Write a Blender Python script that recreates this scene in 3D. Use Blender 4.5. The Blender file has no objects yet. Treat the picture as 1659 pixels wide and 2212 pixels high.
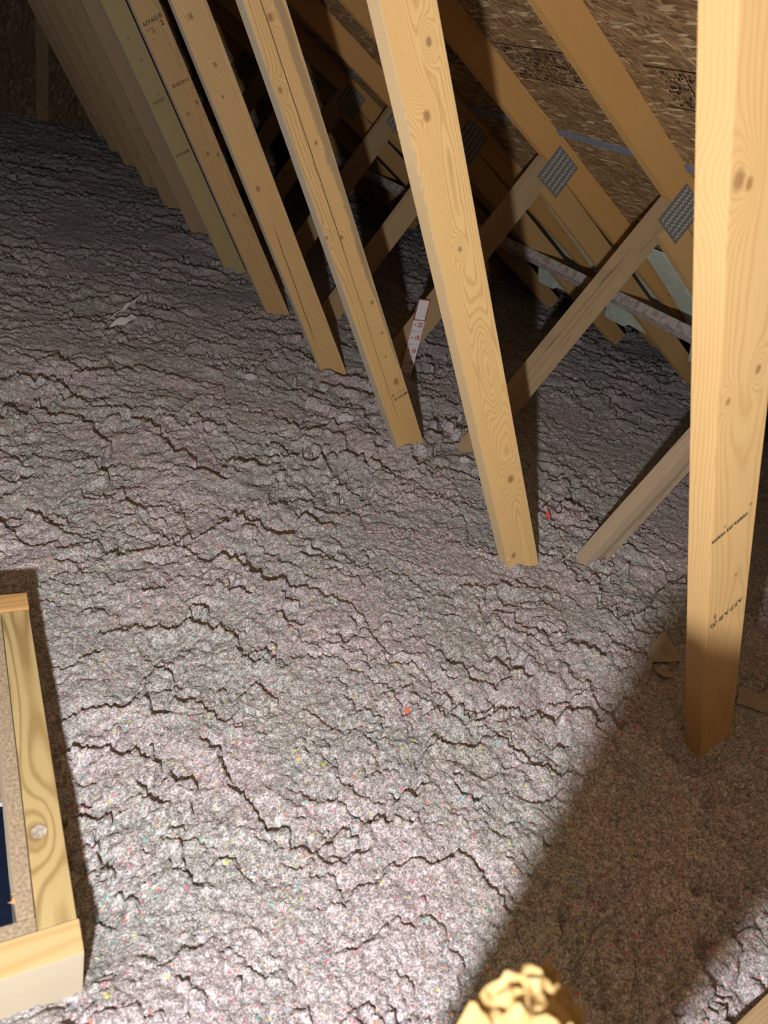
import bpy, bmesh, math, random
import numpy as np
from mathutils import Vector, Matrix

SC = bpy.context.scene
COL = SC.collection
random.seed(7)

# ------------------------------------------------------------------ camera, light, exposure
CAM_LOC = (0.0, -0.46199, 0.95381)
CAM_ROT = ((0.86661908, 0.06165705, -0.49514621),
           (-0.44577263, 0.54151822, -0.7127726),
           (0.22418324, 0.83842496, 0.49677505))
cd = bpy.data.cameras.new('camera'); cam = bpy.data.objects.new('camera', cd); COL.objects.link(cam)
cam.matrix_world = Matrix.Translation(CAM_LOC) @ Matrix(CAM_ROT).to_4x4()
cd.sensor_fit = 'HORIZONTAL'; cd.sensor_width = 36.0; cd.lens = 1581.3 / 1659 * 36
cd.clip_start = 0.02; cd.clip_end = 60
cd.dof.use_dof = True; cd.dof.focus_distance = 1.7; cd.dof.aperture_fstop = 9.0
SC.camera = cam

LAMP_POS = (-0.081, -0.522, 0.735)
def lamp(name, loc, energy, color, radius, falloff=None, smooth=0.0):
    ld = bpy.data.lights.new(name, 'POINT'); ld.energy = energy; ld.color = color; ld.shadow_soft_size = radius
    if falloff:
        ld.use_nodes = True; nt = ld.node_tree
        em = nt.nodes['Emission']; fo = nt.nodes.new('ShaderNodeLightFalloff')
        fo.inputs['Strength'].default_value = 1.0; fo.inputs['Smooth'].default_value = smooth
        ma = nt.nodes.new('ShaderNodeMath'); ma.operation = 'MULTIPLY_ADD'
        nt.links.new(fo.outputs['Linear'], ma.inputs[0]); ma.inputs[1].default_value = falloff[1]
        mb_ = nt.nodes.new('ShaderNodeMath'); mb_.operation = 'MULTIPLY'
        nt.links.new(fo.outputs['Quadratic'], mb_.inputs[0]); mb_.inputs[1].default_value = falloff[0]
        nt.links.new(mb_.outputs[0], ma.inputs[2]); nt.links.new(ma.outputs[0], em.inputs['Strength'])
    o = bpy.data.objects.new(name, ld); o.location = loc; COL.objects.link(o); return o
lamp('hand_lamp', LAMP_POS, 40.0, (1.0, 0.965, 0.945), 0.013, (1.62, 0.22), 0.3)
lamp('room_fill', (-0.9, 0.2, -0.9), 45.0, (0.85, 0.9, 1.0), 0.1)  # added fill light under the hatch, brightens the navy floor below
lamp('shadow_fill', (-0.25, -1.3, 1.45), 2.6, (1.0, 0.88, 0.79), 0.10)  # added warm fill behind the camera to lift the shadows, no real bulb

W = bpy.data.worlds.new('world'); SC.world = W; W.use_nodes = True
W.node_tree.nodes['Background'].inputs[0].default_value = (0.03, 0.035, 0.045, 1)
W.node_tree.nodes['Background'].inputs[1].default_value = 0.2
SC.view_settings.view_transform = 'Standard'; SC.view_settings.look = 'None'
SC.view_settings.exposure = 0.0; SC.view_settings.gamma = 1.0; SC.view_settings.use_curve_mapping = False

# ------------------------------------------------------------------ node helpers
class NG:
    def __init__(s, name):
        s.m = bpy.data.materials.new(name); s.m.use_nodes = True
        s.t = s.m.node_tree; s.b = s.t.nodes['Principled BSDF']
        s.b.inputs['Roughness'].default_value = 0.7
        s.b.inputs['Specular IOR Level'].default_value = 0.3
        if 'Diffuse Roughness' in s.b.inputs: s.b.inputs['Diffuse Roughness'].default_value = 0.6
    def n(s, typ, **kw):
        nd = s.t.nodes.new(typ)
        for k, v in kw.items():
            setattr(nd, k, v)
        return nd
    def link(s, a, b): s.t.links.new(a, b)
    def put(s, sock, v):
        if isinstance(v, bpy.types.NodeSocket): s.link(v, sock)
        elif v is not None: sock.default_value = v
    def math(s, op, a, b=None, c=None, clamp=False):
        nd = s.n('ShaderNodeMath', operation=op); nd.use_clamp = clamp
        s.put(nd.inputs[0], a)
        if b is not None: s.put(nd.inputs[1], b)
        if c is not None: s.put(nd.inputs[2], c)
        return nd.outputs[0]
    def mapr(s, v, a, b, c=0.0, d=1.0, smooth=False):
        nd = s.n('ShaderNodeMapRange'); nd.interpolation_type = 'SMOOTHSTEP' if smooth else 'LINEAR'
        s.put(nd.inputs['Value'], v)
        nd.inputs['From Min'].default_value = a; nd.inputs['From Max'].default_value = b
        nd.inputs['To Min'].default_value = c; nd.inputs['To Max'].default_value = d
        return nd.outputs[0]
    def coords(s): return s.n('ShaderNodeTexCoord').outputs['Object']
    def mapping(s, v, loc=(0,0,0), rot=(0,0,0), scale=(1,1,1)):
        nd = s.n('ShaderNodeMapping'); s.put(nd.inputs[0], v)
        nd.inputs['Location'].default_value = loc; nd.inputs['Rotation'].default_value = rot; nd.inputs['Scale'].default_value = scale
        return nd.outputs[0]
    def noise(s, v, scale, detail=2, rough=0.5, out='Fac'):
        nd = s.n('ShaderNodeTexNoise'); s.put(nd.inputs['Vector'], v)
        nd.inputs['Scale'].default_value = scale; nd.inputs['Detail'].default_value = detail; nd.inputs['Roughness'].default_value = rough
        return nd.outputs[out]
    def voro(s, v, scale, feature='F1', rnd=1.0):
        nd = s.n('ShaderNodeTexVoronoi', feature=feature); s.put(nd.inputs['Vector'], v)
        nd.inputs['Scale'].default_value = scale; nd.inputs['Randomness'].default_value = rnd
        return nd
    def sep(s, v):
        nd = s.n('ShaderNodeSeparateXYZ'); s.put(nd.inputs[0], v); return nd.outputs
    def sepc(s, v):
        nd = s.n('ShaderNodeSeparateColor'); s.put(nd.inputs[0], v); return nd.outputs
    def mix(s, f, a, b, mode='MIX'):
        nd = s.n('ShaderNodeMix', data_type='RGBA', blend_type=mode)
        s.put(nd.inputs[0], f); s.put(nd.inputs[6], a); s.put(nd.inputs[7], b); return nd.outputs[2]
    def bump(s, h, strength, dist):
        nd = s.n('ShaderNodeBump'); s.put(nd.inputs['Height'], h)
        nd.inputs['Strength'].default_value = strength; nd.inputs['Distance'].default_value = dist
        s.link(nd.outputs[0], s.b.inputs['Normal'])
    def rand(s): return s.n('ShaderNodeObjectInfo').outputs['Random']
    def color(s, c): s.put(s.b.inputs['Base Color'], c)

def C4(r, g, b): return (r, g, b, 1.0)

def plain(name, col, rough=0.7, metal=0.0, noise_amt=0.12, scale=60):
    g = NG(name); v = g.coords()
    n = g.noise(v, scale, 4)
    k = g.mapr(n, 0.3, 0.7, 1 - noise_amt, 1 + noise_amt)
    cc = g.mix(1.0, C4(*col), k, 'MULTIPLY')
    g.color(cc); g.b.inputs['Roughness'].default_value = rough; g.b.inputs['Metallic'].default_value = metal
    return g.m

# local frame of every board: x along it, y across the wide face, z through the thickness
def wood(name, light=(0.66, 0.455, 0.225), dark=(0.47, 0.285, 0.12), knots=(), ovals=(), centre=None, ringf=260.0,
         warp=0.012, streaks=(), autoknots=True, rough=0.55, contrast=1.0, grain=1.0, dust=0.0, edge=0.0, edge_at=0.0415, edge_col=(0.40, 0.375, 0.32)):
    g = NG(name); v = g.coords(); x, y, z = g.sep(v)
    rnd = g.rand()
    off = g.math('MULTIPLY', rnd, 37.0)
    cv = g.n('ShaderNodeCombineXYZ'); g.link(g.math('ADD', x, off), cv.inputs[0]); g.link(y, cv.inputs[1]); g.link(z, cv.inputs[2])
    pv = cv.outputs[0]
    if centre is None:
        cy = g.mapr(g.math('FRACT', g.math('MULTIPLY', rnd, 91.7)), 0, 1, -0.09, 0.09)
        cz = g.mapr(g.math('FRACT', g.math('MULTIPLY', rnd, 53.1)), 0, 1, 0.055, 0.10)
    else: cy, cz = centre
    dy = g.math('SUBTRACT', y, cy); dz = g.math('SUBTRACT', z, cz)
    r = g.math('SQRT', g.math('ADD', g.math('MULTIPLY', dy, dy), g.math('MULTIPLY', dz, dz)))
    w = g.noise(g.mapping(pv, scale=(1.3, 5, 5)), 1.0, 2, 0.45)
    r = g.math('ADD', r, g.math('MULTIPLY', g.math('SUBTRACT', w, 0.5), warp * 4))
    w2 = g.noise(g.mapping(pv, scale=(9, 40, 40)), 1.0, 2)
    r = g.math('ADD', r, g.math('MULTIPLY', w2, 0.004))
    def gauss(kx, ky, rx, ry):
        a = g.math('DIVIDE', g.math('SUBTRACT', x, kx), rx); b = g.math('DIVIDE', g.math('SUBTRACT', y, ky), ry)
        q = g.math('ADD', g.math('MULTIPLY', a, a), g.math('MULTIPLY', b, b))
        return q
    dk = None
    for kx, ky, rr in knots:
        q = gauss(kx, ky, rr * 5.0, rr * 2.2)
        r = g.math('ADD', r, g.math('MULTIPLY', g.math('EXPONENT', g.math('MULTIPLY', q, -1.0)), 0.016))
        q2 = g.math('SQRT', gauss(kx, ky, rr * 1.35, rr))
        core = g.mapr(q2, 0.55, 1.15, 0.8, 0.0, True)
        ring = g.mapr(g.math('ABSOLUTE', g.math('SUBTRACT', q2, 0.95)), 0.0, 0.3, 0.45, 0.0)
        core = g.math('MAXIMUM', core, ring)
        dk = core if dk is None else g.math('MAXIMUM', dk, core)
    for kx, ky, rx, ry, am in ovals:
        q = gauss(kx, ky, rx, ry)
        r = g.math('ADD', r, g.math('MULTIPLY', g.math('EXPONENT', g.math('MULTIPLY', q, -1.0)), am))
    if autoknots:
        vo = g.voro(g.mapping(pv, scale=(5.5, 11, 0.001)), 1.0)
        c = g.sepc(vo.outputs['Color'])
        on = g.math('GREATER_THAN', c[0], 0.62)
        d = vo.outputs['Distance']
        r = g.math('ADD', r, g.math('MULTIPLY', g.math('MULTIPLY', g.mapr(d, 0.0, 0.35, 1, 0, True), on), 0.010))
        kk = g.math('MULTIPLY', g.mapr(d, 0.03, 0.075, 0.75, 0.0, True), on)
        dk = kk if dk is None else g.math('MAXIMUM', dk, kk)
    s = g.math('SINE', g.math('MULTIPLY', r, ringf * 2 * math.pi))
    late = g.math('POWER', g.mapr(s, -1, 1, 0, 1), 2.6)
    fine = g.noise(g.mapping(pv, scale=(14, 520, 520)), 1.0, 3, 0.6)
    patch = g.noise(g.mapping(pv, scale=(2.2, 14, 14)), 1.0, 3)
    f = g.math('MULTIPLY', late, 0.62 * grain)
    f = g.math('ADD', f, g.math('MULTIPLY', g.math('SUBTRACT', fine, 0.5), 0.55))
    f = g.math('ADD', f, g.math('MULTIPLY', g.math('SUBTRACT', patch, 0.5), 0.9 * contrast), clamp=True)
    col = g.mix(f, C4(*light), C4(*dark))
    hue = g.mapr(g.noise(g.mapping(pv, loc=(3, 1, 0), scale=(1.2, 6, 6)), 1.0, 2), 0.35, 0.65)
    col = g.mix(g.math('MULTIPLY', hue, 0.35), col, C4(light[0] * 0.98, light[1] * 0.86, light[2] * 0.7))
    tone = g.mapr(g.math('FRACT', g.math('MULTIPLY', rnd, 17.3)), 0, 1, 0.86, 1.06)
    col = g.mix(1.0, col, tone, 'MULTIPLY')
    for x0, x1, c0, c1, wd, amt, scol in streaks:      # long checks / dark wane streaks
        wob = g.math('MULTIPLY', g.math('SUBTRACT', g.noise(g.mapping(pv, scale=(7, 0.01, 0.01)), 1.0, 4, 0.6), 0.5), wd * 2.5 + 0.006)
        yy = g.math('ADD', g.math('ADD', c0, g.math('MULTIPLY', x, c1)), wob)
        q = g.math('ABSOLUTE', g.math('SUBTRACT', y, yy))
        m = g.mapr(q, wd * 0.45, wd, amt, 0.0, True)
        m = g.math('MULTIPLY', m, g.mapr(x, x0, x0 + 0.08)); m = g.math('MULTIPLY', m, g.mapr(x, x1 - 0.08, x1, 1, 0))
        m = g.math('MULTIPLY', m, g.mapr(z, 0.0, 0.004, 1, 0.25))
        col = g.mix(m, col, C4(*scol))
    if edge:
        em = g.math('MULTIPLY', g.mapr(g.math('ABSOLUTE', y), edge_at, edge_at + 0.0015), edge)
        col = g.mix(em, col, C4(*edge_col))
    if dk is not None: col = g.mix(g.math('MULTIPLY', dk, 0.85), col, C4(0.22, 0.11, 0.04))
    if dust:
        dn = g.mapr(g.noise(v, 30, 5, 0.65), 0.38, 0.55, 0.0, dust, True)
        col = g.mix(dn, col, C4(0.62, 0.585, 0.60))
    g.color(col)
    g.b.inputs['Roughness'].default_value = rough
    g.b.inputs['Specular IOR Level'].default_value = 0.35
    h = g.math('ADD', g.math('MULTIPLY', late, 0.4), fine)
    g.bump(h, 0.35, 0.0009)
    return g.m

def osb(name, base_ang, tint=(1, 1, 1), axes='xy'):
    g = NG(name); v = g.coords()
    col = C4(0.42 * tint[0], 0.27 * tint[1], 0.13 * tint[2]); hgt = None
    pal = [(0.46, 0.29, 0.135), (0.37, 0.225, 0.105), (0.54, 0.36, 0.18), (0.30, 0.17, 0.08), (0.47, 0.30, 0.155), (0.39, 0.24, 0.12), (0.66, 0.49, 0.29)]
    for i, (a, on) in enumerate([(0, 0.0), (38, 0.45), (-27, 0.5), (14, 0.5), (-60, 0.72), (-10, 0.55), (25, 0.86)]):
        wv = g.noise(v, 14 + i, 2, out='Color')
        vv = g.n('ShaderNodeVectorMath', operation='MULTIPLY_ADD'); g.link(wv, vv.inputs[0]); vv.inputs[1].default_value = (0.012,) * 3; g.link(v, vv.inputs[2])
        mp = g.mapping(vv.outputs[0], loc=(i * 3.1, i * 1.7, 0), rot=(0, 0, math.radians(base_ang + a)))
        mp = g.mapping(mp, scale=(13 + i, 78 + 9 * i, 0.01))
        vo = g.voro(mp, 1.0); c = g.sepc(vo.outputs['Color'])
        m = g.math('GREATER_THAN', c[0], on)
        sh = g.mapr(c[1], 0, 1, 0.70, 1.25)
        edge = g.mapr(vo.outputs['Distance'], 0.45, 0.75, 1.0, 0.55)
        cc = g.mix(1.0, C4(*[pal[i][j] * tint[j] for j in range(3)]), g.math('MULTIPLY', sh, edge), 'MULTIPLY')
        col = g.mix(m, col, cc)
        hh = g.math('MULTIPLY', g.math('ADD', c[2], edge), m)
        hgt = hh if hgt is None else g.math('ADD', hgt, hh)
    fib = g.noise(g.mapping(g.mapping(v, rot=(0, 0, math.radians(base_ang))), scale=(20, 330, 20)), 1.0, 3)
    col = g.mix(1.0, col, g.mapr(fib, 0.25, 0.75, 0.72, 1.25), 'MULTIPLY')
    g.color(col); g.b.inputs['Roughness'].default_value = 0.6
    g.bump(g.math('ADD', hgt, fib), 0.6, 0.0022)
    return g.m

def insulation_mat():
    g = NG('cellulose'); v = g.coords()
    big = g.mapr(g.noise(v, 3.2, 3, 0.6), 0.4, 0.6, 0, 1, True)
    base = g.mix(big, C4(0.56, 0.565, 0.56), C4(0.65, 0.59, 0.625))
    warm = g.mapr(g.noise(g.mapping(v, loc=(5, 2, 0)), 9, 3), 0.45, 0.7)
    base = g.mix(g.math('MULTIPLY', warm, 0.35), base, C4(0.60, 0.555, 0.52))
    n1 = g.noise(v, 120, 4, 0.7)
    base = g.mix(1.0, base, g.mapr(n1, 0.3, 0.7, 0.55, 1.35), 'MULTIPLY')
    v1 = g.voro(v, 420); c1 = g.sepc(v1.outputs['Color'])
    base = g.mix(1.0, base, g.mapr(c1[0], 0, 1, 0.50, 1.40), 'MULTIPLY')
    wh = g.math('MULTIPLY', g.math('GREATER_THAN', c1[1], 0.92), g.math('LESS_THAN', v1.outputs['Distance'], 0.38))
    base = g.mix(g.math('MULTIPLY', wh, 0.9), base, C4(0.95, 0.94, 0.95))
    # coloured paper flecks of two sizes
    bl = g.mapr(g.noise(g.mapping(v, loc=(8, 8, 8)), 14, 3), 0.38, 0.62, 0.0, 1.0)
    for sc, lim, seed in ((270, 0.44, 0.0), (150, 0.38, 4.0)):
        vo = g.voro(g.mapping(v, loc=(seed, seed, seed), scale=(1, 1.0, 1)), sc); c = g.sepc(vo.outputs['Color'])
        near = g.math('LESS_THAN', vo.outputs['Distance'], lim)
        near = g.math('MULTIPLY', near, g.math('GREATER_THAN', bl, g.mapr(c[1], 0, 1, -0.1, 0.9)))
        for lo, hi, cc in ((0.0, 0.030, (0.95, 0.20, 0.38)), (0.030, 0.046, (0.95, 0.26, 0.16)), (0.046, 0.066, (0.80, 0.85, 0.16)), (0.066, 0.086, (0.22, 0.75, 0.68)), (0.086, 0.10, (0.25, 0.38, 0.62)), (0.10, 0.13, (0.80, 0.80, 0.82)), (0.13, 0.15, (0.55, 0.36, 0.40))):
            m = g.math('MULTIPLY', g.math('MULTIPLY', g.math('GREATER_THAN', c[0], lo), g.math('LESS_THAN', c[0], hi)), near)
            base = g.mix(g.math('MULTIPLY', m, 0.8), base, C4(*cc))
    g.color(base)
    g.b.inputs['Roughness'].default_value = 0.85; g.b.inputs['Specular IOR Level'].default_value = 0.25; g.b.inputs['Diffuse Roughness'].default_value = 1.0
    h = g.math('ADD', g.math('MULTIPLY', n1, 1.6), g.math('ADD', g.math('MULTIPLY', c1[2], 0.45), g.noise(v, 330, 3, 0.7)))
    g.bump(h, 1.0, 0.005)
    return g.m

M = {}
M['ins'] = insulation_mat()
M['wood'] = wood('pine', edge=0.6, light=(0.58, 0.42, 0.23), dark=(0.40, 0.27, 0.13))
M['chord'] = wood('pine_rafter', edge=0.0, light=(0.70, 0.42, 0.155), dark=(0.54, 0.29, 0.095), contrast=0.6, grain=0.7)
M['slider'] = wood('pine_slider', light=(0.64, 0.42, 0.18), dark=(0.42, 0.26, 0.11), contrast=0.6, grain=0.7)
M['stud'] = wood('brown_stud', light=(0.40, 0.26, 0.14), dark=(0.28, 0.17, 0.09))
M['diag'] = wood('pine_diagonal', light=(0.52, 0.38, 0.22), dark=(0.36, 0.25, 0.14), contrast=0.8)
M['treated'] = wood('treated_pine', light=(0.50, 0.405, 0.205), dark=(0.27, 0.18, 0.07), centre=(0.004, 0.03), ringf=120, warp=0.010, contrast=0.9, grain=1.5, knots=((0.115, -0.010, 0.011),), ovals=((0.12, 0.0, 0.05, 0.014, 0.010), (0.36, -0.016, 0.14, 0.008, 0.007)), autoknots=False)
M['pale'] = wood('pale_pine', light=(0.58, 0.45, 0.235), dark=(0.44, 0.31, 0.13), autoknots=False, ringf=150, contrast=0.5, edge=0.75, edge_at=0.0175, edge_col=(0.43, 0.405, 0.35))
M['orange'] = wood('warm_pine', light=(0.62, 0.40, 0.17), dark=(0.44, 0.24, 0.09), autoknots=False)
M['dusty'] = wood('dusty_pine', light=(0.42, 0.34, 0.27), dark=(0.30, 0.23, 0.17), dust=0.85)
M['osb_roof'] = osb('roof_strand_board', 72)
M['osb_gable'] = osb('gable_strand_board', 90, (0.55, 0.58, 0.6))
M['particle'] = plain('board_edge', (0.37, 0.295, 0.205), 0.85, 0, 0.35, 260)
M['steel'] = plain('galvanised_steel', (0.27, 0.27, 0.26), 0.45, 0.35, 0.15, 90)
M['burr'] = plain('bright_burr', (0.90, 0.86, 0.76), 0.4, 0.2, 0.1)
M['ink'] = plain('ink', (0.045, 0.04, 0.045), 0.8)
M['ink_osb'] = plain('faded_ink', (0.03, 0.02, 0.014), 0.8)
M['white'] = plain('white_card', (0.80, 0.81, 0.84), 0.5, 0, 0.03)
M['red'] = plain('red_print', (0.62, 0.035, 0.04), 0.5, 0, 0.03)
M['seam'] = plain('grey_strip', (0.23, 0.25, 0.31), 0.55, 0, 0.1)
M['foam'] = plain('green_foam', (0.68, 0.76, 0.66), 0.6, 0, 0.12, 25)
M['drywall'] = plain('drywall', (0.72, 0.71, 0.70), 0.8, 0, 0.05)
M['navy'] = plain('navy_carpet', (0.06, 0.085, 0.17), 0.95, 0, 0.2, 30)
M['cardboard'] = plain('torn_cardboard', (0.42, 0.37, 0.30), 0.85, 0, 0.18, 22)
M['paper'] = plain('white_paper', (0.78, 0.80, 0.82), 0.7, 0, 0.05)
M['coral'] = plain('coral_paper', (0.85, 0.16, 0.13), 0.7, 0, 0.05)
M['tangerine'] = plain('orange_paper', (0.85, 0.22, 0.10), 0.7, 0, 0.05)
M['lime'] = plain('lime_paper', (0.66, 0.72, 0.10), 0.7, 0, 0.05)
M['fluff'] = plain('pale_fluff', (0.62, 0.64, 0.68), 0.95, 0, 0.15, 150)

# ------------------------------------------------------------------ object helpers
def finish(name, bm, mat, parent=None, mw=None, smooth=False):
    me = bpy.data.meshes.new(name); bm.to_mesh(me); bm.free()
    if smooth:
        for p in me.polygons: p.use_smooth = True
    me.materials.append(mat)
    return place(name, me, parent, mw)
def place(name, me, parent=None, mw=None):
    o = bpy.data.objects.new(name, me); COL.objects.link(o)
    if parent is not None:
        o.parent = parent
        pw = WM.get(parent.name, Matrix.Identity(4))
        o.matrix_local = pw.inverted() @ (mw or Matrix.Identity(4))
    elif mw is not None: o.matrix_world = mw
    WM[o.name] = mw or Matrix.Identity(4)
    return o
WM = {}
def empty(name, loc, label=None, cat=None, group=None):
    o = bpy.data.objects.new(name, None); COL.objects.link(o); o.location = loc; o.empty_display_size = 0.1
    WM[o.name] = Matrix.Translation(loc)
    tag(o, label, cat, group); return o
def tag(o, label=None, cat=None, group=None, kind=None):
    if label: o['label'] = label
    if cat: o['category'] = cat
    if group: o['group'] = group
    if kind: o['kind'] = kind
    return o
def frame(o, x, y, z):
    m = Matrix.Identity(4)
    for i, a in enumerate((x, y, z)):
        a = Vector(a).normalized()
        for j in range(3): m[j][i] = a[j]
    for j in range(3): m[j][3] = o[j]
    return m
def prism(pts, z0, z1, bevel=0.0015, cuts=0):
    """polygon pts (x,y) extruded from z0 to z1"""
    bm = bmesh.new()
    a = [bm.verts.new((p[0], p[1], z0)) for p in pts]; b = [bm.verts.new((p[0], p[1], z1)) for p in pts]
    bm.faces.new(a[::-1]); bm.faces.new(b)
    n = len(pts)
    for i in range(n): bm.faces.new((a[i], a[(i + 1) % n], b[(i + 1) % n], b[i]))
    bmesh.ops.recalc_face_normals(bm, faces=bm.faces)
    if bevel: bmesh.ops.bevel(bm, geom=bm.edges[:], offset=bevel, segments=2, affect='EDGES', profile=0.6)
    return bm
def box(x0, x1, y0, y1, z0, z1, bevel=0.0015):
    return prism([(x0, y0), (x1, y0), (x1, y1), (x0, y1)], z0, z1, bevel)

def text(name, s, size, mat, parent, mw, depth=0.0, bold=0.0, xs=1.0):
    cu = bpy.data.curves.new(name, 'FONT'); cu.body = s; cu.size = size; cu.offset = bold; cu.resolution_u = 3
    cu.align_x = 'CENTER'; cu.align_y = 'CENTER'
    t = bpy.data.objects.new(name, cu); COL.objects.link(t)
    bpy.context.view_layer.update()
    dg = bpy.context.evaluated_depsgraph_get()
    me = bpy.data.meshes.new_from_object(t.evaluated_get(dg)); me.name = name
    bpy.data.objects.remove(t); bpy.data.curves.remove(cu)
    for v in me.vertices: v.co.x *= xs
    me.materials.clear(); me.materials.append(mat)
    return place(name, me, parent, mw)
def join_meshes(objs_me, name, mat, parent, mw):
    bm = bmesh.new()
    for me, m in objs_me:
        tmp = bmesh.new(); tmp.from_mesh(me); bmesh.ops.transform(tmp, matrix=m, verts=tmp.verts)
        t2 = bpy.data.meshes.new('t'); tmp.to_mesh(t2); tmp.free(); bm.from_mesh(t2); bpy.data.meshes.remove(t2)
    return finish(name, bm, mat, parent, mw)
def text_mesh(s, size, bold=0.0, xs=1.0):
    cu = bpy.data.curves.new('tmp', 'FONT'); cu.body = s; cu.size = size; cu.offset = bold; cu.resolution_u = 3
    cu.align_x = 'CENTER'; cu.align_y = 'CENTER'
    t = bpy.data.objects.new('tmp', cu); COL.objects.link(t); bpy.context.view_layer.update()
    me = bpy.data.meshes.new_from_object(t.evaluated_get(bpy.context.evaluated_depsgraph_get()))
    bpy.data.objects.remove(t); bpy.data.curves.remove(cu)
    for v in me.vertices: v.co.x *= xs
    return me

# ------------------------------------------------------------------ room constants
S = 0.61; T = 0.038; B = 0.089
CA = 0.46755; C0 = 1.79215            # roof slope and height of the rafter's underside at x = 0
AX = 0.149                            # ridge position
EAVE_A = 4.35
def an(a, n, y): return Vector((a * math.cos(CA) + n * math.sin(CA), y, C0 - a * math.sin(CA) + n * math.cos(CA)))
def YK(k): return (9 - k) * S
GY = 7.10

# ------------------------------------------------------------------ setting: roof, walls, decks
UX = Vector((math.cos(CA), 0, -math.sin(CA))); UN = Vector((math.sin(CA), 0, math.cos(CA)))
a_ridge = (AX - B * math.sin(CA)) / math.cos(CA)
# roof deck on the right slope: local x down the slope, y along the ridge
mw = frame(an(0, B, 0), UX, (0, 1, 0), UN)
tag(finish('ceiling', box(a_ridge, EAVE_A, -2.6, GY + 0.02, 0.0005, 0.0125, 0), M['osb_roof'], None, mw), kind='structure')
UXl = Vector((-math.cos(CA), 0, -math.sin(CA))); UNl = Vector((-math.sin(CA), 0, math.cos(CA)))
pl = an(a_ridge, B, 0)
mw = frame(pl, UXl, (0, -1, 0), UNl)
tag(finish('ceiling_left', box(0, EAVE_A - a_ridge, -GY - 0.02, 2.6, 0.0005, 0.0125, 0), M['osb_roof'], None, mw), kind='structure')
gz = an(a_ridge, B, 0).z; ge = an(EAVE_A, B, 0)
gab = [(AX - (ge.x - AX), ge.z), (ge.x, ge.z), (AX, gz)]
mw = frame((0, GY, 0), (1, 0, 0), (0, 0, 1), (0, -1, 0))
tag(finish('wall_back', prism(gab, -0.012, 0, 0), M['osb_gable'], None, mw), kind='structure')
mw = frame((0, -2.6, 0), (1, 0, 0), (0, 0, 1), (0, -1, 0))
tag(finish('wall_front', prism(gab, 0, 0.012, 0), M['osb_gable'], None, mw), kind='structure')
# drywall deck with the hatch opening, and the navy carpet of the room under it
HX0, HX1, HY0, HY1 = -0.572, 0.076, -0.033, 0.561
bm = bmesh.new()
def addbox(bm, x0, x1, y0, y1, z0, z1):
    r = bmesh.ops.create_cube(bm, size=1.0)
    bmesh.ops.scale(bm, vec=(x1 - x0, y1 - y0, z1 - z0), verts=r['verts'])
    bmesh.ops.translate(bm, vec=((x0 + x1) / 2, (y0 + y1) / 2, (z0 + z1) / 2), verts=r['verts'])
for x0, x1, y0, y1 in ((-4.2, HX0 + .05, -2.6, GY), (HX1 - .036, 4.4, -2.6, GY), (HX0 + .05, HX1 - .036, -2.6, HY0 + .05), (HX0 + .05, HX1 - .036, HY1 - .05, GY)):
    addbox(bm, x0, x1, y0, y1, -0.318, -0.305)
tag(finish('floor', bm, M['drywall']), kind='structure')
bm = bmesh.new(); addbox(bm, -2.5, 2.5, -2.5, 3, -2.72, -2.70)
tag(finish('floor_lower', bm, M['navy']), kind='structure')
# grey seam strip between two rows of roof boards
mw = frame(an(0, B, 0), UX, (0, 1, 0), UN)
tag(finish('trim_1', box(2.064, 2.094, -0.3, GY - 0.02, -0.007, 0.0002, 0.001), M['seam'], None, mw), kind='structure')
# ink stamp on the roof boards (illegible printed panel)
bm = bmesh.new(); rr = random.Random(3)
def bar(x0, x1, y0, y1): addbox(bm, x0, x1, y0, y1, -0.0009, -0.0003)
for s0 in (0.86, 1.47, 2.08):
    y0, y1 = s0 - 0.60 + 0.1, s0 + 0.30 - 0.02
    if s0 == 0.86: y0, y1 = 0.62, 1.14
    elif s0 == 1.47: y0, y1 = 1.38, 1.80
    else: y0, y1 = 2.0, 2.4
    bar(1.655, 1.659, y0, y1); bar(1.80, 1.803, y0, y1)
    yy = y0
    while yy < y1 - .05:
        bar(1.655, 1.803, yy, yy + 0.003)
        w = rr.choice((0.07, 0.10, 0.12))
        for r_ in range(8):
            xx = 1.668 + r_ * 0.0165
            y_ = yy + 0.010
            while y_ < min(yy + w - 0.012, y1 - .01):
                l = rr.uniform(0.003, 0.009)
                if rr.random() < 0.75:
                    bar(xx, xx + rr.choice((0.004, 0.009, 0.012)), y_, y_ + rr.choice((0.0018, l)))
                y_ += l + 0.0035
        yy += w
ro = bpy.data.objects['ceiling']
st = finish('printed_stamp', bm, M['ink_osb'], None, None)
st.parent = ro; st.matrix_local = Matrix.Identity(4)

# ------------------------------------------------------------------ insulation
rng = np.random.default_rng(11)
PERM = rng.permutation(256); PERM = np.concatenate([PERM, PERM]); GA = rng.random(256) * 2 * np.pi
GX, GYv = np.cos(GA), np.sin(GA)
def pn(x, y):
    xi = np.floor(x).astype(np.int64); yi = np.floor(y).astype(np.int64); xf = x - xi; yf = y - yi
    u = xf * xf * xf * (xf * (xf * 6 - 15) + 10); v = yf * yf * yf * (yf * (yf * 6 - 15) + 10)
    def gd(ix, iy, dx, dy):
        h = PERM[(PERM[ix & 255] + iy) & 255]; return GX[h] * dx + GYv[h] * dy
    a = gd(xi, yi, xf, yf); b = gd(xi + 1, yi, xf - 1, yf); c = gd(xi, yi + 1, xf, yf - 1); d = gd(xi + 1, yi + 1, xf - 1, yf - 1)
    return (a + (b - a) * u + (c - a) * v + (a - b - c + d) * u * v) * 1.5
def fbm(x, y, o=3):
    s = 0; am = 1; t = 0
    for i in range(o): s = s + am * pn(x * 2 ** i + i * 17.3, y * 2 ** i + i * 9.1); t += am; am *= .5
    return s / t
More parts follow.
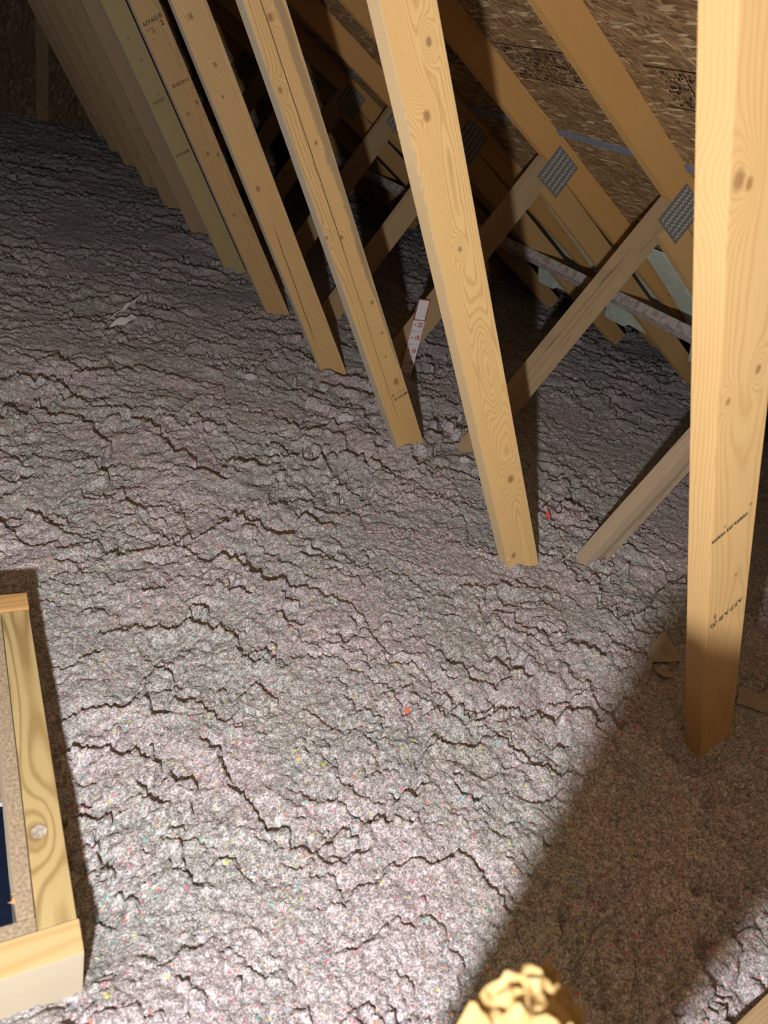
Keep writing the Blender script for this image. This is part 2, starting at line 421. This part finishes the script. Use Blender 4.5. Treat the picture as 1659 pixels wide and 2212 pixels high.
def sm(e0, e1, v):
    t = np.clip((v - e0) / (e1 - e0), 0, 1); return t * t * (3 - 2 * t)
def height(X, Y):
    dx, dy = X - LAMP_POS[0], Y - LAMP_POS[1]; r = np.hypot(dx, dy) + 1e-6; th = np.arctan2(dx, dy)
    h = 0.016 * fbm(X * 1.3, Y * 1.3, 2)
    # overlapping blown layers: a slow rise facing the hatch, a sharp drop behind
    for lam, amp, wf, wa, drop, seed in ((0.34, 0.034, 2.3, 0.95, 0.045, 0.0), (0.19, 0.021, 4.0, 1.0, 0.055, 5.0), (0.095, 0.0105, 8.0, 1.1, 0.08, 11.0), (0.048, 0.0045, 17.0, 1.1, 0.12, 23.0), (0.025, 0.0022, 34.0, 1.1, 0.2, 31.0)):
        wn = fbm(X * wf + seed, Y * wf - seed, 3) * wa * 1.6 + 0.42 * fbm(X * wf * 4.3 + seed, Y * wf * 4.3, 2) + 0.16 * pn(X * wf * 13 + seed, Y * wf * 13)
        ph = r / lam + wn + 0.9 * pn(th * 2.3 + seed, r * 0.3)
        f = ph - np.floor(ph)
        prof = np.where(f < 1 - drop, f / (1 - drop), sm(0, 1, (1 - f) / drop))
        mk = sm(-0.22, 0.30, fbm(X / lam * 0.42 + seed * 2, Y / lam * 0.42 + 3, 2) + 0.10 * (lam < 0.2))
        h = h + amp * (prof - 0.5) * mk
    wx = X + 0.010 * pn(X * 40, Y * 40); wy = Y + 0.010 * pn(X * 40 + 9, Y * 40 + 5)
    for sc, am in ((24, 0.0026), (55, 0.0025), (120, 0.0024), (215, 0.0017)):
        h = h + am * (0.45 + 0.55 * np.exp(-r / 1.6)) * (np.abs(pn(wx * sc, wy * sc)) * 2 - 0.55)
    # heap against the near side of the hatch frame, trough along its right side
    h = h + 0.080 * np.exp(-((Y + 0.10) / 0.11) ** 2) * sm(0.34, 0.0, X) * sm(-1.3, -.3, X)
    h = h - 0.012 * np.exp(-((X - 0.11) / 0.03) ** 2) * sm(-0.05, 0.05, Y) * sm(0.6, 0.5, Y)
    # hollow on the left of the nearest post
    h = h - 0.05 * np.exp(-(((X - 1.185) / 0.030) ** 2 + ((Y - 0.02) / 0.035) ** 2))
    # pile rises to the baffles at the eave
    h = h - 0.02 * sm(2.7, 3.3, X)
    return h
def steps(a, b, segs):
    out = [a]
    while out[-1] < b: out.append(out[-1] + segs(out[-1]))
    return np.array(out)
def sx(x):
    if x < -0.65: return 0.05
    if x < 0.05: return 0.008
    if x < 1.5: return 0.0032
    return 0.0032 + (x - 1.5) * 0.0042
def sy(y):
    if y < -0.5: return 0.04
    if y < 0.9: return 0.0032
    return 0.0032 + (y - 0.9) * 0.0026
gx = steps(-3.2, 3.66, sx); gy = steps(-2.4, GY - 0.002, sy); gy[-1] = GY - 0.002
X, Y = np.meshgrid(gx, gy)
Z = height(X, Y)
# push crests over the drop a little so the layers overhang
e = 0.004
nx, ny = len(gx), len(gy)
co = np.stack([X, Y, Z], -1).reshape(-1, 3).astype(np.float32)
I = np.arange(nx * ny).reshape(ny, nx)
q = np.stack([I[:-1, :-1], I[:-1, 1:], I[1:, 1:], I[1:, :-1]], -1).reshape(-1, 4)
cx = (X[:-1, :-1] + X[1:, 1:]).ravel() / 2; cyy = (Y[:-1, :-1] + Y[1:, 1:]).ravel() / 2
keep = ~((cx > HX0) & (cx < HX1 - 0.004) & (cyy > HY0 + 0.004) & (cyy < HY1 - 0.004))
q = q[keep]
me = bpy.data.meshes.new('blown_insulation')
me.vertices.add(len(co)); me.vertices.foreach_set('co', co.ravel())
me.loops.add(q.size); me.loops.foreach_set('vertex_index', q.ravel().astype(np.int32))
me.polygons.add(len(q)); me.polygons.foreach_set('loop_start', np.arange(0, q.size, 4, dtype=np.int32))
me.update(); me.validate()
me.polygons.foreach_set('use_smooth', np.ones(len(me.polygons), dtype=bool))
me.materials.append(M['ins'])
ins = place('blown_insulation', me)
tag(ins, 'grey lumpy blown cellulose insulation covering the attic floor', 'insulation', kind='stuff')
def hz(x, y): return float(height(np.array([[float(x)]]), np.array([[float(y)]]))[0, 0])

# ------------------------------------------------------------------ trusses
WAVG = (1.2155, 0.558, 0.0, 0.0)
WP = {9: (1.2494, 0.5628, 0.0235, 0.1055), 8: (1.2133, 0.547, 0.0147, 0.0441), 7: (1.219, 0.5582, 0.0072, 0.0798),
      6: (1.2126, 0.558, 0.0002, 0.0055), 5: (1.2189, 0.5612, 0.0002, 0.014)}
DP = {9: (1.50, 0.5145, 0.0, 0.0), 8: (1.4578, 0.5145, -0.0019, -0.0859), 7: (1.4572, 0.5103, 0.0016, -0.0577), 6: (1.4365, 0.5189, 0.005, -0.0193)}
GREY = (0.20, 0.165, 0.12); CRK = (0.10, 0.055, 0.025)
WM_ = {
 9: wood('pine_post', light=(0.62, 0.43, 0.20), dark=(0.50, 0.31, 0.13), knots=((1.142, -0.0327, .008), (1.132, -0.018, .005), (0.902, 0.0195, .005), (0.887, -0.0283, .004)), centre=(0.02, 0.08), autoknots=False, contrast=0.6),
 8: wood('pine_web_cathedral', edge=0.35, light=(0.76, 0.54, 0.25), dark=(0.49, 0.30, 0.115), knots=((1.174, 0.0185, .005), (1.083, -0.009, .0065), (0.861, 0.001, .004), (0.299, 0.0115, .0085), (0.059, -0.0219, .007)), centre=(0.012, 0.045), ringf=470, warp=0.0055, ovals=((0.60, 0.010, 0.13, 0.022, 0.020), (1.04, -0.03, 0.07, 0.02, 0.014)), autoknots=False, contrast=0.45, grain=0.95),
 7: wood('pine_web_checked', edge=0.75, light=(0.74, 0.51, 0.23), dark=(0.46, 0.29, 0.12), knots=((1.185, 0.0, .006), (1.06, -0.0296, .005), (0.934, 0.011, .004), (0.73, -0.0394, .004), (0.713, -0.0024, .005), (0.517, 0.0217, .005), (0.422, 0.0231, .004), (0.35, 0.0112, .003), (0.259, 0.0188, .009), (0.206, 0.0356, .004)), centre=(-0.05, 0.07), autoknots=False, contrast=0.7,
        streaks=((0.55, 1.5, 0.062, -0.030, 0.013, 0.55, GREY), (0.25, 0.75, 0.055, -0.035, 0.007, 0.5, GREY), (0.62, 1.4, -0.006, -0.002, 0.0016, 0.9, CRK), (0.1, 0.7, -0.016, 0.012, 0.0022, 0.6, (0.25, 0.15, 0.07)))),
 6: wood('pine_web_knotty', edge=0.75, light=(0.72, 0.50, 0.235), dark=(0.46, 0.30, 0.14), knots=((0.698, -0.0132, .007), (1.158, -0.0108, .006), (1.037, 0.0031, .005), (0.96, -0.0106, .004)), centre=(0.05, 0.06), autoknots=False, contrast=0.6, streaks=((0.12, 0.6, -0.030, 0.035, 0.0022, 0.75, CRK),)),
 5: wood('pine_web_stamped', edge=0.7, light=(0.62, 0.42, 0.195), dark=(0.43, 0.28, 0.13), knots=((1.086, -0.0104, .005), (0.829, -0.0149, .005), (0.687, -0.0072, .006), (0.67, 0.0266, .006), (0.451, -0.0073, .005), (0.85, 0.03, .006)), centre=(0.03, 0.08), autoknots=False, contrast=0.5),
}
WM_[4] = wood('pine_web_greenish', light=(0.55, 0.45, 0.235), dark=(0.40, 0.30, 0.14), knots=((0.939, 0.006, .004), (1.02, -0.008, .004), (0.807, 0.0075, .004)), autoknots=False, contrast=0.6, edge=0.6)
WM_[3] = wood('pine_web_pinkish', light=(0.52, 0.375, 0.245), dark=(0.38, 0.26, 0.15), contrast=0.6, edge=0.6)
DM_ = {7: wood('weathered_diagonal', light=(0.54, 0.405, 0.24), dark=(0.36, 0.25, 0.14), autoknots=False, contrast=1.0, centre=(0.0, 0.05),
               streaks=((0.05, 0.8, -0.050, 0.015, 0.006, 0.5, (0.22, 0.17, 0.12)), (0.6, 0.72, -0.120, 0.115, 0.006, 0.9, (0.10, 0.07, 0.05)), (0.33, 0.46, -0.085, 0.10, 0.005, 0.9, (0.12, 0.08, 0.06)), (0.1, 0.75, -0.012, -0.01, 0.0018, 0.7, (0.2, 0.13, 0.08)))),
       8: wood('greyed_diagonal', light=(0.48, 0.385, 0.27), dark=(0.32, 0.25, 0.17), autoknots=False, contrast=1.0, centre=(0.02, 0.05), streaks=((-0.1, 1.0, 0.0, 0.03, 0.012, 0.5, (0.20, 0.17, 0.13)),))}
def member(params, k, kind):
    x0, a, dy, tw = params
    if kind == 'W': u = Vector((-math.sin(a), 0, math.cos(a))); r = Vector((math.cos(a), 0, math.sin(a))); sg = 1
    else: u = Vector((math.sin(a), 0, math.cos(a))); r = Vector((math.cos(a), 0, -math.sin(a))); sg = -1
    yv = Vector((0, 1, 0))
    n2 = r * math.cos(tw) + yv * math.sin(tw) * sg; y2 = -r * math.sin(tw) * sg + yv * math.cos(tw)
    return frame((x0, YK(k) + dy, 0), u, n2, y2)
def top_cut(mw, yl, gap=0.0015):
    """local x at which the board edge at local y meets the rafter's underside"""
    o = mw @ Vector((0, yl, 0)); d = mw.to_3x3() @ Vector((1, 0, 0))
    N = UN; c = N.dot(an(0, -gap, 0))
    return (c - N.dot(o)) / N.dot(d)
def ref_mesh(name, bm, mat):
    me = bpy.data.meshes.new(name); bm.to_mesh(me); bm.free(); me.materials.append(mat); return me

# shared meshes
chord_me = ref_mesh('top_chord', prism([(a_ridge - 0.0, 0), (a_ridge + B * math.tan(CA), -B) if False else (a_ridge, -B), (EAVE_A, -B), (EAVE_A, 0)], 0, T), M['chord'])
slid_me = ref_mesh('slider', prism([(2.215, 0.002), (2.165, 0.0885), (3.75, 0.0885), (3.75, 0.002)], 0, T), M['slider'])
bm = box(0, 0.129, -0.064, 0.064, -0.0012, 0.0, 0)
plate_me = ref_mesh('nail_plate', bm, M['steel'])
bm = bmesh.new()
for i in range(5):
    for j in range(22):
        for s_ in (0, 1):
            x0 = 0.012 + i * 0.0235 + (j % 2) * 0.004; y0 = -0.058 + j * 0.0054 + s_ * 0.0002
            if s_: continue
            r_ = bmesh.ops.create_cube(bm, size=1)
            bmesh.ops.scale(bm, vec=(0.0085, 0.0017, 0.0012), verts=r_['verts'])
            bmesh.ops.translate(bm, vec=(x0 + .004, y0, -0.0017), verts=r_['verts'])
teeth_me = ref_mesh('teeth', bm, M['burr'])

TL = {9: 'nearest roof truss, its tall pale post at the right edge of the photo',
      8: 'roof truss whose broad web with large oval grain stands just right of centre',
      7: 'roof truss whose web has long dark cracks and a grey streak, with a weathered diagonal',
      6: 'roof truss whose diagonal web carries the red and white depth ruler',
      5: 'roof truss whose web bears a black grade stamp and number 2 near the top',
      4: 'roof truss with greenish tan web, next beyond the web marked with number 2',
      3: 'sixth roof truss from the gable wall, pinkish brown web with few knots, in half light',
      2: 'fifth roof truss from the gable wall, dim tan web sunk in dark insulation',
      1: 'fourth roof truss from the gable wall, dim brown web packed among its neighbours',
      0: 'third roof truss from the gable wall, shadowed narrow looking web',
      -1: 'second roof truss from the gable wall, dark web beyond the dim row',
      -2: 'roof truss closest to the gable wall, darkest web at upper left'}
truss = {}; webs = {}; diags = {}
rj = random.Random(5)
for k in range(9, -3, -1):
    y = YK(k)
    e_ = empty('roof_truss', (1.2155, y, -0.305), TL[k], 'truss', 'roof trusses in a row')
    truss[k] = e_
    wp = WP.get(k) or (WAVG[0] + rj.uniform(-.006, .006), WAVG[1] + rj.uniform(-.004, .004), rj.uniform(-.004, .004), rj.uniform(-.03, .03))
    mw = member(wp, k, 'W')
    lo = -0.305 / math.cos(wp[1]) + 0.03
    w_ = finish('web', prism([(lo, -B/2), (top_cut(mw, -B/2), -B/2), (top_cut(mw, B/2), B/2), (lo, B/2)], 0, T, 0.0022), WM_.get(k, M['wood']), e_, mw)
    webs[k] = (w_, mw)
    dp = DP.get(k) or (1.452 + rj.uniform(-.006, .006), 0.5145 + rj.uniform(-.004, .004), 0, 0)
    md = member(dp, k, 'D')
    lo = -0.14
    d_ = finish('diagonal', prism([(lo, -B/2), (top_cut(md, -B/2), -B/2), (top_cut(md, B/2), B/2), (lo, B/2)], 0, T, 0.0022), DM_.get(k, M['diag']), e_, md)
    diags[k] = (d_, md)
    mc = frame(an(0, 0, y), UX, -UN, (0, 1, 0))
    place('top_chord', chord_me, e_, mc)
    sl = 0.045
    ux2 = (UX - UN * sl).normalized(); un2 = (UN + UX * sl).normalized()
    org = an(2.19, 0, y) - ux2 * 2.19
    place('slider', slid_me, e_, frame(org, ux2, -un2, (0, 1, 0)))
    if k <= 7:
        mp = frame(an(2.118, 0, y), UX, -UN, (0, 1, 0))
        p_ = place('nail_plate', plate_me, e_, mp)
        t_ = place('teeth', teeth_me, p_, mp)
    # bottom chord under the insulation
    bc = frame((0, y, -0.305), (1, 0, 0), (0, 0, -1), (0, 1, 0))
    place('bottom_chord', bpy.data.meshes.get('bottom_chord') or ref_mesh('bottom_chord', box(0.20, 4.05, -B, 0, 0, T), M['wood']), e_, bc)

# ink grade stamps on the boards (letters face the hatch side: local -z)
def face_text(board, mw, s, x, yl, size, ang, mat=None, bold=0.0, xs=1.0, name='grade_stamp'):
    # glyph frame: right = +y of the board turned by ang, up = +x, normal = -z
    ca_, sa_ = math.cos(ang), math.sin(ang)
    R = Matrix(((sa_, ca_, 0, x), (ca_, -sa_, 0, yl), (0, 0, -1, -0.0006), (0, 0, 0, 1)))
    me = text_mesh(s, size, bold, xs); me.materials.clear(); me.materials.append(mat or M['ink'])
    return place(name, me, board, mw @ R)
w5, m5 = webs[5]
face_text(w5, m5, 'A.F.P.A.® (S)', 1.115, 0.000, 0.017, 0.10, bold=0.0004, xs=.8)
face_text(w5, m5, '2', 1.098, 0.026, 0.020, 0.10, bold=0.0004)
face_text(w5, m5, 'KD HT', 1.095, -0.020, 0.009, 0.10)
face_text(w5, m5, '||·|.||·||·|.|', 0.925, 0.004, 0.012, 0.02, bold=0.0003, xs=1.5)
w4, m4 = webs[4]
face_text(w4, m4, '|·|.|·|.||.|', 0.785, 0.0, 0.012, 0.02, bold=0.0003, xs=1.5)
face_text(w4, m4, 'A.F.P.A.® 2', 0.570, 0.0, 0.014, math.pi, bold=0.0004)
w7, m7 = webs[7]
face_text(w7, m7, 'A.F.P.A.® (S)', 0.206, 0.018, 0.0105, math.pi, bold=0.0003, xs=.85)
face_text(w7, m7, 'KD HT SPF', 0.222, 0.022, 0.006, math.pi)
face_text(w7, m7, '2', 0.222, -0.004, 0.014, math.pi, bold=0.0003)
w9, m9 = webs[9]
face_text(w9, m9, 'A.F.P.A.® (S)', 0.452, -0.002, 0.0155, math.pi + 0.12, bold=0.0003, xs=.85)
face_text(w9, m9, '2', 0.468, -0.028, 0.014, math.pi + 0.12, bold=0.0003)
face_text(w9, m9, '·▪▪.▪·▪▪'.replace('▪', 'm'), 0.655, -0.008, 0.013, math.pi + 0.05, bold=0.0005, xs=1.2)
face_text(w9, m9, 'o', 0.672, 0.030, 0.010, 0.3)
face_text(w9, m9, 'o', 0.668, -0.020, 0.010, 0.3)
face_text(w9, m9, 'o', 0.535, 0.012, 0.010, 0.3)

# ------------------------------------------------------------------ lateral brace, baffles, gable stud
mw = frame(an(2.80, -0.120, 0.0), UX, (0, 1, 0), UN)
lb = finish('lateral_brace', box(0, B, -0.4, GY - 0.1, -T, 0, 0.002), M['dusty'], None, mw)
tag(lb, 'long dust covered grey board nailed crosswise under the rafters near the eave', 'brace')
BL = {8: 'pale green foam vent baffle hidden mostly behind the tall post at right', 7: 'pale green foam vent baffle under the roof boards, widest one, right of centre',
      6: 'pale green foam vent baffle seen in the gap above the long crosswise board', 5: 'pale green foam vent baffle in dim bay left of the weathered diagonal'}
for k in (8, 7, 6, 5):
    y0, y1 = YK(k) + T + 0.02, YK(k - 1) - 0.02
    bm = bmesh.new()
    prof = [(2.72, 0.060), (3.05, 0.040), (3.28, 0.020), (3.42, -0.02), (3.50, -0.09)]
    cols = [y0, y0 + 0.12, y0 + 0.15, y1 - 0.17, y1 - 0.14, y1]; dn = [0, 0, 0.02, 0.02, 0, 0]
    vs = [[bm.verts.new(an(a, n + d, yy)) for yy, d in zip(cols, dn)] for a, n in prof]
    for i in range(len(prof) - 1):
        for j in range(len(cols) - 1): bm.faces.new((vs[i][j], vs[i][j+1], vs[i+1][j+1], vs[i+1][j]))
    bm.normal_update(); r_ = bmesh.ops.solidify(bm, geom=bm.faces[:], thickness=0.004)
    o = finish('vent_baffle', bm, M['foam']); tag(o, BL[k], 'baffle', 'foam vent baffles between the rafters')
sh = finish('wall_stud', box(0.722, 0.818, GY - 0.039, GY - 0.0005, -0.30, an(0.77 / math.cos(CA), 0, 0).z + 0.03, 0.002), M['stud'])
me = sh.data
tag(sh, 'upright brown stud fixed to the gable wall at the far upper left', 'stud')

# ------------------------------------------------------------------ depth ruler on the diagonal of truss 6
RY = YK(6) - 0.006
rl = empty('depth_ruler', (1.515, RY, -0.303), 'white cardboard insulation ruler with red inch numbers stapled to a diagonal', 'ruler')
mr = frame((1.4895, RY, -0.303), (1, 0, 0), (0, 0, 1), (0, -1, 0))
finish('card', prism([(0, 0.0), (0.0535, 0.0), (0.0535, 0.605), (0, 0.605)], 0, 0.0012, 0), M['white'], rl, mr)
bm = bmesh.new()
def rbar(x0, x1, y0, y1): addbox(bm, x0, x1, y0, y1, 0.0012, 0.0016)
rbar(0.0, 0.0025, 0.0, 0.603); rbar(0.0, 0.0535, 0.525, 0.5285); rbar(0.050, 0.0535, 0.525, 0.605); rbar(0.0, 0.0535, 0.602, 0.605); rbar(0, 0.005, 0.525, 0.605)
for n in range(9, 21):
    yy = n * 0.0254
    if n % 2 == 0:
        rbar(0.006, 0.014, yy - 0.0006, yy + 0.0006)
        v = [bm.verts.new(c) for c in ((0.013, yy + 0.004, 0.0015), (0.013, yy - 0.004, 0.0015), (0.022, yy, 0.0015))]; bm.faces.new(v)
    else:
        rbar(0.012, 0.036, yy - 0.0004, yy + 0.0004)
        v = [bm.verts.new(c) for c in ((0.014, yy + 0.0032, 0.0015), (0.006, yy, 0.0015), (0.014, yy - 0.0032, 0.0015))]; bm.faces.new(v)
finish('printed_marks', bm, M['red'], rl, mr)
for n in range(9, 21):
    big = n % 2 == 0
    me = text_mesh(str(n), 0.026 if big else 0.010, 0.0007 if big else 0.0001, 0.82); me.materials.clear(); me.materials.append(M['red'])
    place('inch_number', me, rl, mr @ Matrix.Translation((0.0365 if big else 0.0415, n * 0.0254, 0.0017)))

# ------------------------------------------------------------------ attic hatch frame
hf = empty('attic_hatch', ((HX0 + HX1) / 2, (HY0 + HY1) / 2, -0.305), 'raised timber curb around the open attic hatch at lower left', 'hatch')
HT = 0.130
def fboard(name, p0, xdir, ydir, L, w, h, mat):
    # local x along, local y across the top edge, local z downwards depth
    x_ = Vector(xdir).normalized(); z_ = Vector((0, 0, -1)); y_ = z_.cross(x_)
    m = frame(p0, x_, y_, z_)
    return finish(name, box(0, L, -w / 2, w / 2, 0, h, 0.0018), mat, hf, m)
fboard('side_board', (0.057, HY0 + T + 0.0005, HT), (0, 1, 0), None, HY1 - HY0 - 2 * T - 0.001, T, HT + 0.30, M['treated'])
fboard('side_board', (HX0 + .019, HY0 + T + 0.0005, HT), (0, 1, 0), None, HY1 - HY0 - 2 * T - 0.001, T, HT + 0.30, M['treated'])
fboard('side_board', (HX0, HY0 + T / 2, HT + 0.001), (1, 0, 0), None, HX1 - HX0 + 0.002, T, HT + 0.30, M['pale'])
fboard('side_board', (HX0, HY1 - T / 2, HT + 0.004), (1, 0, 0), None, HX1 - HX0 + 0.001, T, HT + 0.30, M['orange'])
ix0, ix1, iy0, iy1 = HX0 + T, 0.0375, HY0 + T, HY1 - T
LT = 0.017
fboard('liner_board', (ix1 - LT / 2 - .0005, iy0 + LT + .001, HT + 0.001), (0, 1, 0), None, iy1 - iy0 - 2 * LT - .002, LT, 0.20, M['particle'])
fboard('liner_board', (ix0 + LT / 2 + .0005, iy0 + LT + .001, HT + 0.001), (0, 1, 0), None, iy1 - iy0 - 2 * LT - .002, LT, HT + 0.30, M['particle'])
fboard('liner_board', (ix0, iy0 + LT / 2 + .0003, HT - 0.001), (1, 0, 0), None, ix1 - ix0, LT, HT + 0.30, M['particle'])
fboard('liner_board', (ix0, iy1 - LT / 2 - .0003, HT - 0.001), (1, 0, 0), None, ix1 - ix0, LT, HT + 0.30, M['particle'])
# knot hole in the treated board
bm = bmesh.new()
bmesh.ops.create_cone(bm, cap_ends=True, segments=20, radius1=0.0085, radius2=0.0085, depth=0.0012)
finish('knot', bm, plain('grey_knot', (0.42, 0.37, 0.32), 0.8, 0, 0.45, 220), hf, Matrix.Translation((0.0510, 0.122, HT + 0.0006)))
# torn wood fibres along the inner edge of the liner
bm = bmesh.new(); rr = random.Random(9)
for cy0, cnt in ((0.335, 9), (0.045, 7), (0.30, 6)):
    for i in range(cnt):
        y_ = cy0 + rr.uniform(-.02, .02); L = rr.uniform(.004, .011)
        p = Vector((0.022, y_, HT - rr.uniform(0, .01))); d = Vector((-rr.uniform(.3, 1), rr.uniform(-1, 1), rr.uniform(-.2, .8))).normalized() * L
        w = Vector((0, .0012, .0012))
        v = [bm.verts.new(c) for c in (p - w, p + w, p + d)]
        bm.faces.new(v)
bm.normal_update(); bmesh.ops.solidify(bm, geom=bm.faces[:], thickness=0.0006)
tag(finish('splinters', bm, M['orange'], hf), kind='stuff')

# ------------------------------------------------------------------ splintered post close to the camera
bm = bmesh.new(); rr = random.Random(21)
px0, px1, py0, py1 = 0.186, 0.232, -0.448, -0.362
N1, N2 = 14, 26
def topz(u, v):  # broken end, highest at the far right corner
    base = 0.612 + 0.014 * min(u, 0.5) / 0.5 - 0.028 * max(0.0, u - 0.5) + 0.003 * math.sin(u * 17 + v * 3) + 0.002 * math.sin(v * 23 + u * 9)
    return base
rows = []
for i in range(N1 + 1):
    row = []
    for j in range(N2 + 1):
        u, v = i / N1, j / N2
        zz = topz(u, v) + (rr.uniform(-0.005, 0.003) if 0.12 < u else rr.uniform(-0.001, 0.001))
        row.append(bm.verts.new((px0 + (px1 - px0) * u + rr.uniform(-.0008, .0008), py0 + (py1 - py0) * v + rr.uniform(-.0008, .0008), zz)))
    rows.append(row)
for i in range(N1):
    for j in range(N2): bm.faces.new((rows[i][j], rows[i+1][j], rows[i+1][j+1], rows[i][j+1]))
ring = [rows[i][0] for i in range(N1)] + [rows[N1][j] for j in range(N2)] + [rows[i][N2] for i in range(N1, 0, -1)] + [rows[0][j] for j in range(N2, 0, -1)]
low = [bm.verts.new((min(max(v.co.x, px0), px1), min(max(v.co.y, py0), py1), -0.30)) for v in ring]
n = len(ring)
for i in range(n): bm.faces.new((ring[i], low[i], low[(i+1) % n], ring[(i+1) % n]))
bm.faces.new(low[::-1])
bmesh.ops.recalc_face_normals(bm, faces=bm.faces)
mpost = frame((0, 0, 0), (0, 0, 1), (0, 1, 0), (-1, 0, 0))
bmesh.ops.transform(bm, matrix=mpost.inverted(), verts=bm.verts)
M['post'] = wood('bright_pine', light=(0.52, 0.385, 0.17), dark=(0.38, 0.25, 0.10), autoknots=False, ringf=140, contrast=0.5)
po = finish('broken_post', bm, M['post'], None, mpost)
tag(po, 'yellow timber post with a splintered top, blurred at the bottom edge of the photo', 'post')
# board lying at the lower right corner
dx = Vector((1, 0.11, 0.0)).normalized()
mb = frame((0.62, -0.372, 0.076), dx, Vector((0, 0, -1)).cross(dx) * -1, (0, 0, 1))
yb = Vector((0, 0, 1)).cross(dx)
mb = frame((0.62, -0.372, 0.0), dx, yb, (0, 0, 1))
lbd = finish('loose_board', box(0, 1.3, -0.14, 0.0, 0.038, 0.076, 0.002), M['diag'], None, mb)
tag(lbd, 'beige board lying on the insulation in the lower right corner', 'board')

# ------------------------------------------------------------------ scraps on the insulation
def scrap(name, pts, lift, mat, label, cat, crumple=0.004, seed=1, thick=0.0012, group=None, tilt=None):
    cx_ = sum(p[0] for p in pts) / len(pts); cy_ = sum(p[1] for p in pts) / len(pts)
    bm = bmesh.new()
    vs = [bm.verts.new((p[0] - cx_, p[1] - cy_, 0)) for p in pts]
    bm.faces.new(vs)
    if len(pts) > 5:
        bmesh.ops.triangulate(bm, faces=bm.faces[:]); bmesh.ops.subdivide_edges(bm, edges=bm.edges[:], cuts=2, use_grid_fill=True)
    rr = random.Random(seed); ax = [(rr.uniform(20, 60), rr.uniform(20, 60), rr.uniform(0, 6)) for _ in range(3)]
    zb = hz(cx_, cy_)
    for v in bm.verts:
        z = zb + lift + sum(crumple * math.sin(v.co.x * a + v.co.y * b + c) for a, b, c in ax)
        if tilt: z += tilt[0] * v.co.x + tilt[1] * v.co.y
        v.co.z = max(z, hz(v.co.x + cx_, v.co.y + cy_) + lift * 0.4) if not tilt else z
    bm.normal_update(); bmesh.ops.solidify(bm, geom=bm.faces[:], thickness=thick)
    o = finish(name, bm, mat, None, Matrix.Translation((cx_, cy_, 0)))
    return tag(o, label, cat, group)
scrap('cardboard_scrap', [(1.382, 0.308), (1.38, 0.291), (1.365, 0.229), (1.362, 0.225), (1.315, 0.234), (1.283, 0.236), (1.261, 0.229), (1.244, 0.214), (1.242, 0.221), (1.288, 0.262), (1.337, 0.29)], 0.014, M['cardboard'], 'torn triangular tan cardboard scrap lying left of the tall post', 'scrap', seed=2)
scrap('cardboard_scrap', [(1.272, 0.227), (1.28, 0.23), (1.278, 0.208), (1.296, 0.214), (1.297, 0.189), (1.265, 0.185), (1.254, 0.186), (1.256, 0.206)], 0.006, M['cardboard'], 'small curled cardboard flap below the triangular tan scrap', 'scrap', seed=4)
scrap('cardboard_scrap', [(1.436, 0.123), (1.448, 0.118), (1.466, 0.092), (1.495, 0.099), (1.532, 0.109), (1.50, 0.058), (1.443, 0.048), (1.427, 0.056), (1.395, 0.085), (1.386, 0.09)], 0.008, M['cardboard'], 'ragged brown cardboard piece right of the base of the tall post', 'scrap', seed=6)
scrap('paper_scrap', [(0.475, 2.172), (0.506, 2.208), (0.528, 2.227), (0.543, 2.224), (0.572, 2.261), (0.589, 2.238), (0.561, 2.205), (0.533, 2.18), (0.509, 2.187), (0.48, 2.168)], 0.014, M['paper'], 'crumpled white paper scrap half buried in dark insulation at left', 'scrap', 0.002, 3, tilt=(0.08, 0.22))
scrap('paper_scrap', [(0.484, 2.227), (0.533, 2.3), (0.572, 2.36), (0.594, 2.39), (0.643, 2.449), (0.594, 2.368), (0.568, 2.334), (0.542, 2.305), (0.487, 2.225)], 0.016, M['paper'], 'thin white paper strip just above the crumpled white scrap', 'scrap', 0.002, 5, tilt=(0.03, 0.10))
scrap('paper_scrap', [(1.430, 0.815), (1.424, 0.791), (1.414, 0.778), (1.407, 0.793)], 0.010, M['coral'], 'coral red paper triangle between the oval grained web and its diagonal', 'scrap', 0.0, 3, tilt=(0.05, 0.25))
scrap('paper_scrap', [(0.670, 0.278), (0.679, 0.275), (0.672, 0.264), (0.664, 0.266)], 0.005, M['tangerine'], 'small square orange paper chip in the middle of the lit insulation', 'scrap', 0.0, 3)
scrap('paper_scrap', [(0.474, 0.207), (0.478, 0.205), (0.475, 0.200), (0.471, 0.202)], 0.004, M['lime'], 'tiny lime green paper chip in the pinkish lit insulation', 'scrap', 0.0, 3)
def tuft(x, y, r, label, seed):
    bm = bmesh.new(); rr = random.Random(seed)
    bmesh.ops.create_icosphere(bm, subdivisions=4, radius=1.0)
    for v in bm.verts:
        d = v.co.normalized(); k = 1 + 0.25 * math.sin(d.x * 7 + seed) * math.sin(d.y * 9) + 0.18 * math.sin(d.z * 15 + d.x * 11) + rr.uniform(-.08, .08)
        v.co = Vector((d.x * r * k * 1.3, d.y * r * k, d.z * r * k * 0.6))
    o = finish('fluff_tuft', bm, M['fluff'], None, Matrix.Translation((x, y, hz(x, y) + r * 0.45)))
    tag(o, label, 'tuft', 'pale fluff tufts on the insulation')
tuft(0.856, 1.734, 0.014, 'pale fluff tuft left of the foot of the knotty web', 1)
tuft(1.073, 1.425, 0.017, 'pale fluff tuft left of the foot of the cracked web', 2)
tuft(1.349, 1.130, 0.012, 'bluish pale fluff tuft left of the oval grained web', 3)
